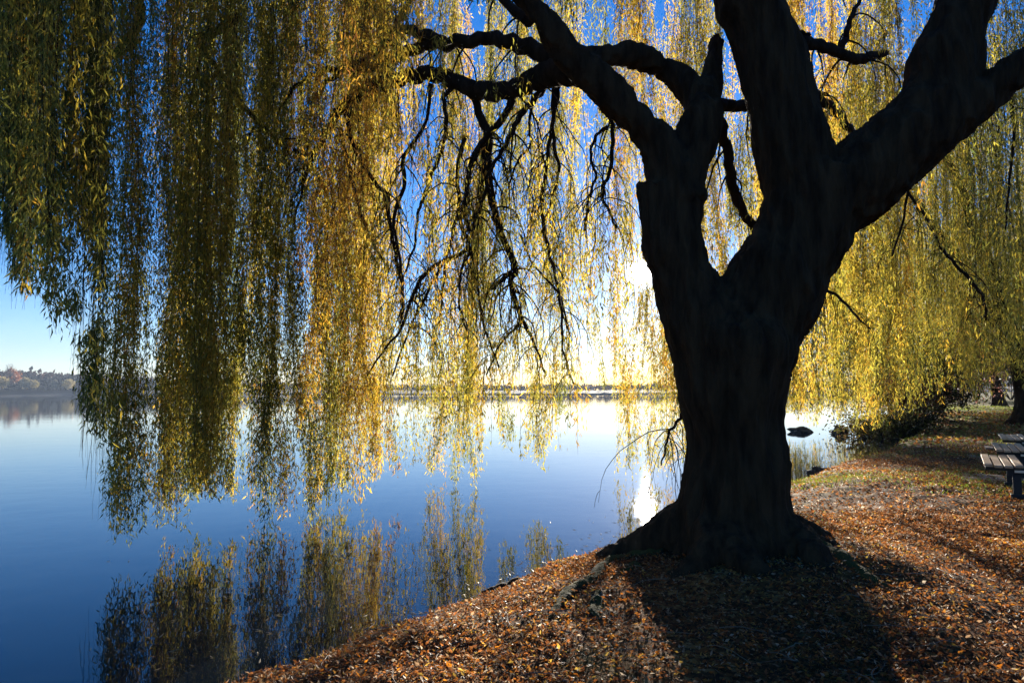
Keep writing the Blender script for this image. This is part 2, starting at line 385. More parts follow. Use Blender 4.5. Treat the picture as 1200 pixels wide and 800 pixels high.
# the big side limbs over the water
branch('limb', [(704, 92, 18, 6.6), (676, 84, 18, 6.8), (650, 86, 17, 7.0), (625, 95, 13, 7.2), (595, 107, 11, 7.4), (565, 108, 11, 7.6), (540, 99, 9.5, 7.8), (512, 88, 9, 8.0), (480, 90, 8.5, 8.2), (450, 99, 9, 8.5), (425, 108, 8, 8.8), (400, 128, 6, 9.2), (380, 160, 4, 9.6), (358, 205, 2.4, 10), (345, 265, 1, 10.3)], 14, 1.0, amp=.02, sides=12)
branch('limb', [(694, 84, 16, 6.6), (662, 76, 14, 6.9), (630, 60, 11, 7.1), (600, 50, 9, 7.3), (570, 45, 8, 7.6), (530, 51, 8, 7.9), (500, 52, 7, 8.3), (470, 65, 7, 8.7), (445, 75, 6, 9), (415, 82, 5, 9.4), (380, 84, 3.4, 9.8), (348, 100, 2.2, 10.1), (322, 140, 1, 10.4)], 12, 1.0, amp=.02, sides=12)
branch('limb', [(520, 48, 6, 7.9), (490, 38, 6, 8.2), (470, 36, 6, 8.5), (452, 52, 6, 8.8), (425, 72, 4.5, 9.1), (398, 84, 3.2, 9.6), (372, 112, 2, 9.9), (355, 160, 1, 10.1)], 8, .8, amp=.02)
branch('limb', [(470, 68, 6, 8.7), (462, 45, 5, 8.8), (470, 20, 4, 9), (485, -5, 3.5, 9.2)], 6, .9)
branch('limb', [(905, 52, 12, 6.6), (930, 46, 8, 6.7), (945, 50, 7.5, 6.8), (965, 55, 7, 6.9), (985, 63, 6.5, 7), (1005, 70, 6.5, 7.1), (1020, 66, 5.5, 7.2), (1037, 63, 4, 7.3)], 6, .6, amp=.008)
branch('limb', [(983, 63, 5, 7), (992, 42, 3.6, 7), (997, 22, 3, 7), (1008, 0, 2.2, 7.1)], 4, .5)
branch('limb', [(930, 46, 3, 6.7), (938, 38, 2.4, 6.7), (948, 42, 2, 6.7)], 1, .3)
branch('limb', [(938, 100, 10, 7.2), (965, 120, 6, 7.6), (985, 138, 5, 8), (1005, 165, 4, 8.5), (1030, 200, 3, 9)], 5, .8)
branch('limb', [(835, 122, 9, 7), (855, 124, 7.5, 7.2), (875, 124, 7, 7.3), (905, 122, 8, 7.2)], 2, .5)
branch('limb', [(838, 125, 9, 6.9), (845, 150, 7, 7.1), (853, 180, 6, 7.3), (857, 210, 6, 7.5), (865, 237, 5.5, 7.7), (880, 262, 5, 7.9), (892, 275, 4, 8.1), (925, 300, 3, 8.6)], 8, .8)
branch('limb', [(620, 25, 8, 6.8), (600, 10, 6, 7), (575, -15, 5, 7.2)], 3, .5)
branch('limb', [(140, -60, 8, 8.5), (165, 10, 5.5, 8.6), (155, 40, 5.5, 8.7), (140, 60, 5, 8.8), (118, 72, 4, 8.9), (102, 80, 3, 9)], 6, .8)
branch('limb', [(-30, -20, 3, 6.5), (0, 2, 2.4, 6.5), (22, 22, 2, 6.6), (35, 33, 1.2, 6.7)], 3, .4)
branch('limb', [(280, 20, 6, 9), (235, 50, 4, 9.3), (255, 80, 3, 9.5), (290, 130, 3.5, 9.8), (330, 170, 2.5, 10)], 9, 1.0)
# drooping branches, mostly bare below, seen against the light
droops = [
 [(555, 108, 6, 7.7), (562, 135, 7, 7.8), (572, 158, 8, 7.8), (570, 190, 9, 7.9), (573, 215, 7, 8.0), (580, 250, 6, 8.1), (587, 275, 5.5, 8.2), (600, 302, 5.5, 8.3), (604, 318, 5, 8.3), (598, 330, 4, 8.4), (603, 350, 4, 8.5), (612, 375, 3.5, 8.6), (625, 400, 2, 8.7), (640, 440, 1.3, 8.9)],
 [(600, 318, 4, 8.3), (588, 328, 3.6, 8.3), (576, 338, 3.4, 8.2)],
 [(613, 376, 2.4, 8.6), (600, 388, 1.8, 8.6), (585, 405, 1.2, 8.6), (570, 440, 1, 8.6)],
 [(600, 117, 7, 7.4), (592, 135, 6, 7.4), (575, 155, 6, 7.6), (560, 175, 5, 7.7), (551, 195, 4, 7.8), (545, 235, 3, 7.9), (540, 262, 3, 8.0), (550, 288, 3.5, 8.1), (535, 300, 3.2, 8.1), (515, 308, 3.2, 8.2), (495, 325, 2.8, 8.3), (482, 350, 2.6, 8.4), (470, 385, 2, 8.5), (450, 410, 1.4, 8.6), (430, 440, 1, 8.7)],
 [(640, 100, 7, 7.2), (625, 118, 5.5, 7.2), (610, 135, 5, 7.3), (600, 155, 4, 7.3), (588, 178, 3.5, 7.4), (575, 200, 2.5, 7.5), (562, 250, 2, 7.6)],
 [(560, 175, 6, 7.8), (550, 205, 4, 7.9), (545, 250, 3, 8), (552, 270, 3.4, 8), (560, 250, 4, 8), (566, 225, 4, 8)],
 [(545, 160, 4, 8), (536, 200, 3.2, 8), (538, 240, 3, 8.1), (530, 275, 2.8, 8.2), (524, 300, 2.4, 8.2), (520, 330, 1.8, 8.3), (515, 380, 1.2, 8.4)],
 [(530, 103, 4, 7.9), (520, 115, 3.5, 7.9), (523, 140, 3.4, 8), (520, 170, 3.2, 8.1), (508, 200, 2.8, 8.2), (497, 230, 2.6, 8.3), (490, 250, 2.2, 8.4), (485, 290, 1.8, 8.5), (470, 330, 1.2, 8.6)],
 [(505, 98, 3.5, 8.1), (500, 140, 2.6, 8.3), (486, 165, 3, 8.4), (472, 188, 3.5, 8.5), (474, 215, 3.2, 8.6), (461, 258, 2.6, 8.7), (468, 300, 2.2, 8.8), (472, 350, 2.2, 8.9), (470, 385, 1.6, 9)],
 [(405, 130, 5, 9), (412, 165, 3.4, 9.1), (424, 190, 3, 9.2), (440, 215, 3.2, 9.3), (452, 228, 4, 9.3), (455, 250, 3.2, 9.4), (462, 290, 2.6, 9.5), (472, 340, 2, 9.5)],
 [(398, 150, 4, 9.4), (410, 200, 2.8, 9.5), (420, 240, 2.6, 9.5), (430, 270, 2.2, 9.6), (448, 305, 1.6, 9.7)],
 [(655, 92, 6, 7.3), (652, 120, 3.4, 7.4), (645, 160, 3.2, 7.5), (640, 200, 3.2, 7.6), (635, 240, 3, 7.7), (641, 285, 3, 7.8), (650, 320, 2.2, 7.9), (658, 365, 2, 8), (660, 410, 1.6, 8.1), (672, 450, 1.2, 8.2)],
 [(650, 100, 5, 7.3), (648, 140, 3.2, 7.4), (650, 175, 2.8, 7.5), (655, 200, 2.4, 7.6), (645, 240, 2, 7.7), (634, 275, 1.6, 7.8)],
 [(702, 118, 4, 6.9), (715, 135, 3.5, 7.0), (718, 160, 3.4, 7.1), (715, 200, 3, 7.2), (705, 225, 2.5, 7.3), (715, 250, 2.2, 7.4), (722, 268, 1.5, 7.5)],
 [(712, 148, 2.4, 7.1), (698, 160, 2.4, 7.2), (692, 185, 2.2, 7.3), (698, 205, 2, 7.4), (690, 235, 1.8, 7.5), (685, 270, 1.6, 7.6)],
 [(625, 110, 3, 7.4), (620, 150, 2, 7.5), (622, 170, 1.8, 7.6), (606, 190, 1.6, 7.7), (596, 220, 1.3, 7.8)],
 [(610, 275, 1.6, 8.2), (625, 310, 1.5, 8.2), (655, 345, 1.4, 8.3), (668, 395, 1.2, 8.4)],
 [(553, 290, 2.6, 8.1), (540, 320, 2, 8.2), (539, 360, 1.8, 8.3), (548, 390, 1.3, 8.4)],
 [(551, 290, 2.6, 8.1), (560, 340, 1.8, 8.2), (568, 385, 1.5, 8.3), (585, 430, 1, 8.4)],
 [(520, 306, 2.6, 8.2), (500, 345, 2, 8.4), (480, 385, 1.5, 8.6), (460, 440, 1, 8.8)],
 [(800, 478, 3, 7.4), (797, 490, 2.4, 7.5), (785, 505, 2, 7.6), (781, 520, 1.5, 7.6), (775, 545, 1, 7.6)],
 [(345, 175, 3, 10), (372, 205, 2.4, 10), (385, 240, 2, 10), (380, 290, 1.6, 10), (388, 350, 1.2, 10)],
 [(245, 30, 2, 9), (222, 130, 1.8, 9), (235, 200, 1.6, 9), (210, 250, 1.2, 9)],
 [(1040, 130, 2.5, 9), (1050, 200, 2, 9.4), (1085, 255, 2.2, 9.6), (1103, 290, 2.2, 9.8), (1120, 310, 2.2, 10), (1150, 345, 2.4, 10), (1156, 375, 1.6, 10)],
 [(1185, 110, 2.5, 8), (1188, 160, 2, 8.2), (1182, 220, 1.6, 8.4), (1178, 270, 1, 8.5)],
 [(1065, 215, 1.8, 9.5), (1058, 260, 1.5, 9.6), (1045, 300, 1.2, 9.6)],
 [(960, 335, 2.5, 9.5), (985, 350, 2, 9.6), (1005, 372, 1.4, 9.7), (1020, 385, 1, 9.8)],
]
for pts in droops:
    pts = [(a, b, h * .70 + .25, d) for a, b, h, d in pts]
    branch('branch', pts, max(4, int(len(pts) * 2.0)), .75, n=6, amp=.006, sides=7)
# mossy roots breaking the leaf cover
def root(pts, name='root'):
    B = Bag(); P = []
    for a, b, r in pts:
        q = on(a, b, 0.0); z = float(height(q[0], q[1])); P.append([q[0], q[1], z - r * .15, r])
    Q = spline(P, 7); Q[:, 2] -= Q[:, 3] * .45; B.tube(Q[:, :3], np.maximum(Q[:, 3], .01), 16)
    V, F = B.out(); ce = V.mean(0)
    for i in range(len(V)):
        v = Vector(V[i]); V[i] = V[i] + np.array(noise.noise_vector(v * 9)) * .028 + np.array(noise.noise_vector(v * 28)) * .010
    return mesh_np(name, V, F, M_MOSS, WT, smooth=True)
root([(780, 655, .13), (740, 650, .12), (712, 655, .10), (695, 672, .09), (672, 683, .08), (655, 698, .07), (640, 716, .03)])
root([(735, 668, .07), (742, 662, .09), (752, 668, .05)])
root([(700, 690, .05), (698, 705, .08), (705, 722, .03)])
root([(940, 650, .12), (975, 668, .11), (1010, 685, .08), (1045, 700, .03)])

# crown: clumps of hanging twigs in a ring about the trunk
C0 = Crown()
hub = [at(580, -70, 6.5), at(440, -260, 7.3), at(830, -150, 6.8), at(840, -380, 8.4), at(1180, -150, 6.3), at(1350, -10, 5.8), at(846, 42, 6.9)]
def ring(th):                    # crown radius by direction (0 = +x)
    a = np.degrees(th) % 360
    return float(np.interp(a, [0, 40, 70, 90, 110, 125, 140, 155, 175, 200, 220, 270, 360], [8.5, 9.3, 9.0, 8.4, 8.6, 8.0, 8.4, 7.4, 6.7, 6.4, 6.3, 6.4, 8.5]))
def add_clump(x, y, q, nstr, t, spread=.2):
    nstr = max(1, int(round(nstr / 4.6))); spread *= 1.15
    top = 12.4 - 2.2 * q * q + rng.normal(0, .5)
    cx, cy, dep = proj([[x, y, 3.0]])
    px = float(cx[0]); Y = float(dep[0])
    if Y < 1.2: 
        ztop_vis = 99; below = 5.0
    bag_top = np.array([x, y, top])
    # supporting bough from the nearest limb
    h = min(hub, key=lambda c: np.hypot(c[0] - x, c[1] - y))
    if np.hypot(h[0] - x, h[1] - y) > .6 and rng.random() < .5:
        mid = (h + bag_top) / 2 + np.array([0, 0, 1.0]); B = spline([h, mid, bag_top], 8); C0.b.tube(wiggle(B, .03), np.linspace(.045, .012, len(B)), 5, cap=False)
    for _ in range(nstr):
        sx, sy = x + rng.normal(0, spread), y + rng.normal(0, spread)
        c, _, dd = proj([[sx, sy, 2.5]]); c = float(c[0]); dd = float(dd[0])
        if dd > 1.0 and -150 < c < 1350:
            yb = float(np.interp(c, PROF[:, 0], PROF[:, 1]))
            if q > .78: yb -= min(rng.exponential(22), 260) if rng.random() < .8 else rng.uniform(40, 300)
            else: yb -= rng.uniform(30, 420)
            if c > 425 and dd < 6.6: yb = rng.uniform(-170, 95) if c < 1170 else rng.uniform(-100, 200)
            elif 420 < c <= 735 and dd < 10.2: yb = min(yb, rng.uniform(-40, 150))
            elif 735 < c < 940 and dd < 9: yb = min(yb, rng.uniform(-60, 330))
            if yb < -60: continue
            zb = float((CO + ray(c, yb) * (dd / max(ray(c, yb)[1], .01)))[2])
            zt = float((CO + ray(c, -60) * (dd / ray(c, -60)[1]))[2])
        else:
            zb = rng.uniform(4.5, 6.5); zt = 8.0
        land = float(sdist(np.array([sx]), np.array([sy]))[0]) > 0
        zb = max(zb, (.9 if land else WZ + .22) + rng.exponential(.12))
        tp = top + rng.normal(0, .3)
        if zb > tp - .8: continue
        line = hang(np.array([sx, sy, tp]), zb, 18, .30 if c > 270 else .06)
        near = dd < 7
        if zt == 8.0: C0.strand(line, t, 15, .14, .028, lo=9, tw=.0035); continue  # out-of-view strands of the crown, put in to cut overhead sky light
        ts = t + rng.normal(0, .09); ll_, lw_ = (.094, .0165) if dd > 9 else (.088, .0148)
        C0.strand(line, ts, 16, ll_, lw_, lo=zt + 1.2, tw=.0055)
        C0.shoots(line, ts, .19, ll_, lw_, zt, 42, rng.uniform(.10, .26) if c > 125 else .08)
def hue(px):                     # palette position across the crown: greener at left, golder in the middle
    return float(np.interp(px, [0, 150, 300, 430, 600, 800, 1000, 1200], [.25, .30, .36, .42, .44, .46, .42, .40]))
ncl = 0
for i in range(1250):
    th = rng.uniform(0, 2 * np.pi); 
    q = rng.uniform(.80, 1.05) if rng.random() < .72 else rng.uniform(.35, .8)
    rr = ring(th) * q; x = TX + rr * math.cos(th); y = TY + rr * math.sin(th)
    px, _, dd = proj([[x, y, 2.5]]); px = float(px[0]); dd = float(dd[0])
    if dd > 1 and not (-160 < px < 1340): continue
    if dd < 3.2 and dd > 0: continue
    if 425 < px < 1340 and 0 < dd < 5.0: continue
    if 0 < dd and px < 440 and dd < float(np.interp(px, [-160, 0, 80, 110, 420], [4.0, 4.4, 4.9, 6.8, 8.2])): continue
    dens = float(np.interp(px, [0, 100, 400, 470, 720, 800, 940, 1200], [.15, .21, .26, .21, .19, .34, .20, .12])) if dd > 0 else .7
    nz = float(vnoise(np.array([x * .9]), np.array([y * .9]), 1.0)[0]); ct = float(vnoise(np.array([x + 31.]), np.array([y + 5.]), .55)[0])
    if rng.random() > dens * (1.05 + 2.4 * nz): continue
    add_clump(x, y, q, int(rng.integers(6, 22)), hue(px) + ct * .26 + rng.normal(0, .12), rng.uniform(.08, .24)); ncl += 1
# extra curtains that thicken the lake side on the left
for i in range(46):
    px = rng.uniform(95, 420) if i > 14 else rng.uniform(-40, 95); dep = float(np.interp(px, [0, 130, 180, 230, 320, 420], [5.4, 7.7, 8.3, 10.6, 10, 11.6])) + rng.normal(0, .55)
    p = at(px, 330, dep)
    add_clump(p[0], p[1], .95, int(rng.integers(5, 13)), hue(px) + rng.normal(0, .15), rng.uniform(.07, .16))
for px, dep in ((30, 4.6), (45, 4.4), (62, 4.5), (70, 4.7), (18, 4.8), (5, 4.2), (118, 5.6), (112, 5.8), (20, 5), (55, 5.2), (-10, 4.5)):
    p = at(px, 330, dep); add_clump(p[0], p[1], .95, 6, .18, .10)
for px, dep in ((973, 13.6), (978, 13.8), (968, 13.4), (940, 14), (932, 14.3), (950, 13.8), (985, 14.5), (1005, 14.0)):
    p = at(px, 330, dep); add_clump(p[0], p[1], .95, 5, .52, .09)
for p in TIPS:                   # leafy shoots at the ends of the bare hanging branches
    p = p + np.array(WT.location) * 0; k = np.linspace(0, 1, 5)[:, None]; L = rng.uniform(.3, 1.0)
    if p[2] < .9 or rng.random() < .78: continue
    C0.strand(p + np.array([[rng.normal(0, .08), rng.normal(0, .08), 0]]) * k - np.array([[0, 0, L]]) * k, .47 + rng.normal(0, .12), 38, .09, .0155, tw=.0022)
C0.build('crown', WT)

# ------------------------------------------------------------------ other willows
def other_willow(name_label, base, trunk_h, tr, rad, top, nclump, per_m, ll, lw, t0, bottom, seed, lean=0.0):
    z0 = float(height(base[0], base[1])); E = empty('willow_tree', (base[0], base[1], z0)); tag(E, name_label, 'tree', 'willow trees on the bank')
    B = Bag(); k = np.linspace(0, 1, 12)
    P = np.stack([base[0] + lean * k + .12 * np.sin(k * 5), base[1] + 0 * k, z0 - .15 + k * trunk_h], -1)
    B.tube(P, tr * (1 + .75 * np.exp(-k * 9) - .25 * k), 18)
    for j in range(6):
        a = j * 1.05 + .4; q = P[-1]; e = q + np.array([math.cos(a) * rad * .5, math.sin(a) * rad * .5, (top - trunk_h) * .75])
        Q = spline([q - np.array([0, 0, .5]), (q + e) / 2 + np.array([0, 0, .3]), e], 7); B.tube(wiggle(Q, .05), np.linspace(tr * .6, tr * .15, len(Q)), 10)
    V, F = B.out(); mesh_np('trunk', V, F, M_BARK, E, smooth=True)
    C = Crown()
    for i in range(nclump):
        a = rng.uniform(0, 6.283); q = rng.uniform(.82, 1.05) if rng.random() < .68 else rng.uniform(.2, .82)
        x = base[0] + math.cos(a) * rad * q; y = base[1] + math.sin(a) * rad * q; tp = top - (top * .28) * q * q + rng.normal(0, .5); t = t0 + rng.normal(0, .12)
        bz = bottom(x, y) if q > .8 else bottom(x, y) + rng.uniform(.3, 4)
        for _ in range(int(rng.integers(5, 12))):
            sx, sy = x + rng.normal(0, .35), y + rng.normal(0, .35); zb = bz + rng.exponential(.5)
            if zb > tp - 1: continue
            C.strand(hang(np.array([sx, sy, tp + rng.normal(0, .4)]), zb, 9, .14), t + rng.normal(0, .08), per_m, ll, lw, tw=.006)
    C.build('crown', E); return E
t2 = on(1203, 497)
def bot2(x, y):
    px = float(proj([[x, y, 1.5]])[0][0]); return max(.35, 1.55 - (float(np.interp(px, [930, 1050, 1062, 1125, 1145, 1300], [486, 490, 474, 464, 446, 440])) - 457) * y / 800.0)
other_willow('second willow with a thick dark trunk at the right edge behind the benches', (t2[0], t2[1]), 3.4, .50, 10.5, 16.5, 400, 17, .15, .028, .36, bot2, 3)
t3 = on(1171, 476)
other_willow('smaller slightly leaning willow trunk farther along the shore path', (t3[0], t3[1]), 5.0, .42, 11, 16, 210, 9, .26, .05, .40, lambda x, y: 3.2, 4, lean=-.9)

# ------------------------------------------------------------------ shrubs on the spit and along the far bank
def shrub(label, px, py, w_, h_, col, n=1600, size=.11, name='shrub'):
    p = on(px, py, 0); z = float(height(p[0], p[1])); E = empty(name, (p[0], p[1], z)); tag(E, label, 'shrub', 'shrubs along the bank')
    B = Bag(); tips = []
    for j in range(14):
        a = rng.uniform(0, 6.28); l = rng.uniform(.5, 1); e = np.array([p[0] + math.cos(a) * w_ * .42 * l, p[1] + math.sin(a) * w_ * .42 * l, z + h_ * rng.uniform(.55, .95)])
        Q = spline([[p[0], p[1], z - .1], [(p[0] + e[0]) / 2, (p[1] + e[1]) / 2, z + h_ * .45], e], 5); B.tube(wiggle(Q, .03), np.linspace(.05, .012, len(Q)), 5, cap=False); tips.append(Q)
    V, F = B.out(); mesh_np('stem', V, F, M_BRANCH, E)
    c = np.concatenate([Q[4:] for Q in tips]); c = c[rng.integers(0, len(c), n)]
    P = c + rng.normal(0, 1, (n, 3)) * np.array([w_ * .13, w_ * .13, h_ * .13]); P[:, 2] = np.maximum(P[:, 2], z + .03)
    D = unit(rng.normal(0, 1, (n, 3)) + np.array([0, 0, -.3])); V, F = leaf_quads(P, D, size * rng.uniform(.6, 1.4, n), size * .45 * rng.uniform(.6, 1.4, n))
    mesh_np('foliage', V, F, M_LEAF, E, np.array(col) * rng.uniform(.5, 1.5, (n, 1)) * rng.uniform(.85, 1.15, (n, 3))); return E
shrub('brown rounded bush between the two low bushes of the spit', 1028, 499.5, 3.0, 1.7, (.08, .055, .025), 2400, .13)
shrub('olive bush leaning over the water from the spit', 1036, 500, 3.6, 1.9, (.07, .07, .02), 3000, .13)
shrub('dark tangled bush at the root of the spit', 1062, 501, 3.2, 1.5, (.035, .035, .015), 2600, .12)
shrub('low dark shrub at the tip of the spit in the inlet', 1022, 497, 4.0, 1.3, (.05, .045, .02), 2600, .13)
shrub('russet shrub overhanging the inlet behind the dark tip shrub', 1050, 493, 5.0, 2.6, (.10, .05, .03), 3500, .15)
shrub('tall olive shrub in the middle of the spit', 1072, 490, 6.0, 4.5, (.07, .075, .02), 5200, .17)
shrub('dark bush where the spit meets the bank', 1092, 491, 4.5, 2.0, (.03, .03, .015), 3200, .13)
shrub('tan half bare bush beside the bend of the bank', 1102, 485, 7.0, 5.0, (.16, .10, .05), 5200, .18)
shrub('rosy brown thicket left of the farther leaning willow', 1128, 477, 8.0, 6.0, (.15, .09, .07), 4200, .22)
shrub('yellowing bush under the hanging twigs of the second willow', 1085, 486, 5.5, 5.5, (.16, .13, .03), 4600, .17)
shrub('dark evergreen bush far down the path', 1145, 469.5, 14.0, 10.0, (.03, .04, .03), 4200, .45)
shrub('grey brown bush at the far end of the path', 1185, 468.5, 18.0, 9.0, (.07, .06, .05), 4200, .5)
shrub('thick dark hedge bush behind the willow trunks', 1215, 470, 18.0, 12.0, (.035, .04, .025), 4500, .5)
shrub('green hazy tree crown low over the far bank', 1100, 468, 18.0, 13.0, (.06, .07, .04), 4600, .55)

# ------------------------------------------------------------------ litter, grass, twigs
LC = np.array([(.30, .115, .035), (.38, .16, .045), (.20, .08, .03), (.14, .06, .03), (.42, .22, .07), (.30, .20, .12), (.30, .12, .05), (.09, .05, .03), (.44, .36, .26), (.24, .105, .045), (.42, .28, .08)])
def scatter(n, xr, yr, dens):
    X = rng.uniform(*xr, n); Y = rng.uniform(*yr, n); sd = sdist(X, Y); k = (sd > .02) & (rng.random(n) < dens(X, Y, sd)); X, Y = X[k], Y[k]
    px, py, dd = proj(np.stack([X, Y, 0 * X], -1)); k = (dd > .5) & (px > -250) & (px < 1750) & (py < 980); return X[k], Y[k], dd[k]
def dens_litter(X, Y, sd):
    patch = .55 + 1.1 * vnoise(X, Y, .8) + .6 * vnoise(X, Y, 3.1); edge = np.where(sd < .5, .25 + .5 * vnoise(X + 9, Y, 2.5) , 0); return np.clip(patch - edge, .30, 1)
Vs, Fs, Cs = [], [], []; off = 0
for n, xr, yr, l0, l1 in ((520000, (-3.5, 8), (2.2, 9), .014, .044), (200000, (-1, 17), (9, 19), .025, .065), (60000, (3, 40), (19, 45), .09, .19)):
    X, Y, dd = scatter(n, xr, yr, dens_litter); m = len(X); Z = height(X, Y) + rng.uniform(.003, .022, m)
    az = rng.uniform(0, 6.283, m); up = rng.normal(.15, .48, m); D = unit(np.stack([np.cos(az), np.sin(az), up], -1)); L = rng.uniform(l0, l1, m)
    V, Fq = leaf_quads(np.stack([X, Y, Z], -1), D, L, L * rng.uniform(.18, .6, m)); V[:, 2] = np.maximum(V[:, 2], np.repeat(Z, 4) - .006)
    br = np.clip(.45 + 1.1 * vnoise(X + 7, Y + 3, 1.3) + .5 * vnoise(X, Y + 11, 4.1), .05, .95)
    ci = np.where(rng.random(m) < br, rng.integers(0, len(LC), m), np.array([2, 3, 7, 9, 5])[rng.integers(0, 5, m)])
    c = LC[ci] * rng.uniform(.35, 1.05, (m, 1)); Vs.append(V); Fs.append(Fq + off); off += len(V); Cs.append(c); print('litter', m)
tag(mesh_np('fallen_leaves', np.vstack(Vs), [np.vstack(Fs)], M_LITTER, face_col=np.vstack(Cs)), 'orange and brown fallen leaves covering the bank', kind='stuff')
# short grass between the leaves
Vs, Fs, Cs = [], [], []; off = 0
for n, xr, yr, l in ((70000, (2, 15), (8, 18), .055), (60000, (5, 40), (18, 60), .11)):
    X, Y, dd = scatter(n, xr, yr, lambda X, Y, sd: np.clip(.25 + 1.6 * vnoise(X + 30, Y, .5) + (Y - 8) * .02, 0, 1)); m = len(X); Z = height(X, Y)
    az = rng.uniform(0, 6.283, m); D = unit(np.stack([np.cos(az) * .6, np.sin(az) * .6, np.full(m, 1.0)], -1)); V, Fq = leaf_quads(np.stack([X, Y, Z], -1), D, l * rng.uniform(.5, 1.4, m), l * .16 * rng.uniform(.7, 1.4, m))
    Vs.append(V); Fs.append(Fq + off); off += len(V); Cs.append(np.array((.13, .15, .03)) * rng.uniform(.6, 1.5, (m, 1)) * rng.uniform(.8, 1.2, (m, 3)))
tag(mesh_np('grass', np.vstack(Vs), [np.vstack(Fs)], M_GRASS, face_col=np.vstack(Cs)), 'thin yellow green grass growing between fallen leaves', kind='stuff')
m_tw, nt, b = mat('dry_twig'); b.inputs['Base Color'].default_value = (.22, .17, .12, 1); b.inputs['Roughness'].default_value = .7
nt.links.new(ramp(nt, [(.3, (.06, .04, .025)), (.7, (.24, .19, .13))], noisetex(nt, 3, 3)), b.inputs['Base Color'])
B = Bag(); X, Y, dd = scatter(900, (-3, 10), (3.2, 13), lambda X, Y, s: np.full(len(X), .9))
for x, y in zip(X, Y):
    L = rng.uniform(.08, .5); a = rng.uniform(0, 6.28); Q = [(x, y)]
    for _ in range(6): a += rng.normal(0, .3); Q.append((Q[-1][0] + math.cos(a) * L / 6, Q[-1][1] + math.sin(a) * L / 6))
    Q = np.array(Q); z = height(Q[:, 0], Q[:, 1]) + .014 + rng.uniform(0, .02) + .03 * np.sin(np.linspace(0, 3.1, 7)) * rng.random(); B.tube(np.column_stack([Q, z]), np.linspace(.003, .0012, 7) * rng.uniform(.5, 1.3), 4, cap=False)
V, F = B.out(); tag(mesh_np('fallen_twigs', V, F, m_tw), 'thin pale twigs strewn among the fallen leaves', kind='stuff')
# leaves floating by the bank
n = 420; pxs = rng.uniform(400, 730, n); pys = 712 - (pxs - 560) * .44 - rng.exponential(13, n) ; P = np.array([on(a, b, WZ + .004) for a, b in zip(pxs, pys)])
P = np.vstack([P, np.array([on(a, b, WZ + .004) for a, b in zip(rng.uniform(120, 560, 90), rng.uniform(640, 790, 90))])])
P = P[sdist(P[:, 0], P[:, 1]) < -.03]; n = len(P)
az = rng.uniform(0, 6.28, n); D = np.stack([np.cos(az), np.sin(az), 0 * az], -1); L = rng.uniform(.035, .09, n); Sd = np.stack([-D[:, 1], D[:, 0], 0 * az], -1); Wd = L * .22
V = np.stack([P, P + D * L[:, None] * .45 + Sd * Wd[:, None] * .5, P + D * L[:, None] + np.array([0, 0, .008]), P + D * L[:, None] * .45 - Sd * Wd[:, None] * .5], 1).reshape(-1, 3)
tag(mesh_np('floating_leaves', V, [np.arange(4 * n).reshape(n, 4)], M_LITTER, face_col=np.array((.40, .33, .2)) * rng.uniform(.5, 1.4, (n, 1))), 'narrow pale willow leaves floating beside the bank', kind='stuff')

# ------------------------------------------------------------------ rocks, driftwood
m_rock, nt, b = mat('wet_dark_rock'); nt.links.new(ramp(nt, [(.3, (.02, .018, .015)), (.7, (.09, .08, .06))], noisetex(nt, 4, 6)), b.inputs['Base Color']); b.inputs['Roughness'].default_value = .8
bump(nt, b, noisetex(nt, 9, 6), .8, .05)
import bmesh
def rock(name, label, cat, p, size, mt=None, seed=0, group=None):
    bm = bmesh.new(); bmesh.ops.create_icosphere(bm, subdivisions=4, radius=1)
    for v in bm.verts:
        k = 1 + .45 * noise.noise(v.co * 1.3 + Vector((seed, 0, 0))) + .15 * noise.noise(v.co * 4 + Vector((seed, 3, 0)))
        v.co = Vector((v.co.x * size[0] * k, v.co.y * size[1] * k, v.co.z * size[2] * k))
    me = bpy.data.meshes.new(name); bm.to_mesh(me); bm.free(); me.materials.append(mt or m_rock); me.polygons.foreach_set('use_smooth', np.ones(len(me.polygons), bool))
    o = bpy.data.objects.new(name, me); COL.objects.link(o); o.location = p; return tag(o, label, cat, group)
p = on(938, 506, WZ); rock('boulder', 'dark boulder in the inlet just right of the big trunk', 'boulder', (p[0], p[1], WZ + .05), (.5, .35, .2), seed=3, group='boulders in the inlet')
p = on(984, 508, WZ); rock('boulder', 'smaller dark boulder in the inlet below the hanging willow tip', 'boulder', (p[0], p[1], WZ + .08), (.27, .25, .26), seed=8, group='boulders in the inlet')
p = on(962, 556, WZ); rock('stone', 'dark wet stone at the edge of the leafy bank', 'stone', (p[0], p[1], WZ + .05), (.28, .16, .12), seed=12)
P0 = [on(565, 697, WZ), on(585, 692, WZ), on(610, 684, WZ), on(640, 672, WZ)]
B = Bag(); Q = spline([list(q[:2]) + [WZ + .02, r] for q, r in zip(P0, (.02, .045, .05, .03))], 6); B.tube(wiggle(Q[:, :3], .008), Q[:, 3], 10); V, F = B.out()
tag(mesh_np('driftwood', V, F, M_BRANCH, smooth=True, origin=P0[1]), 'short black driftwood stick lying at the water edge', 'driftwood')

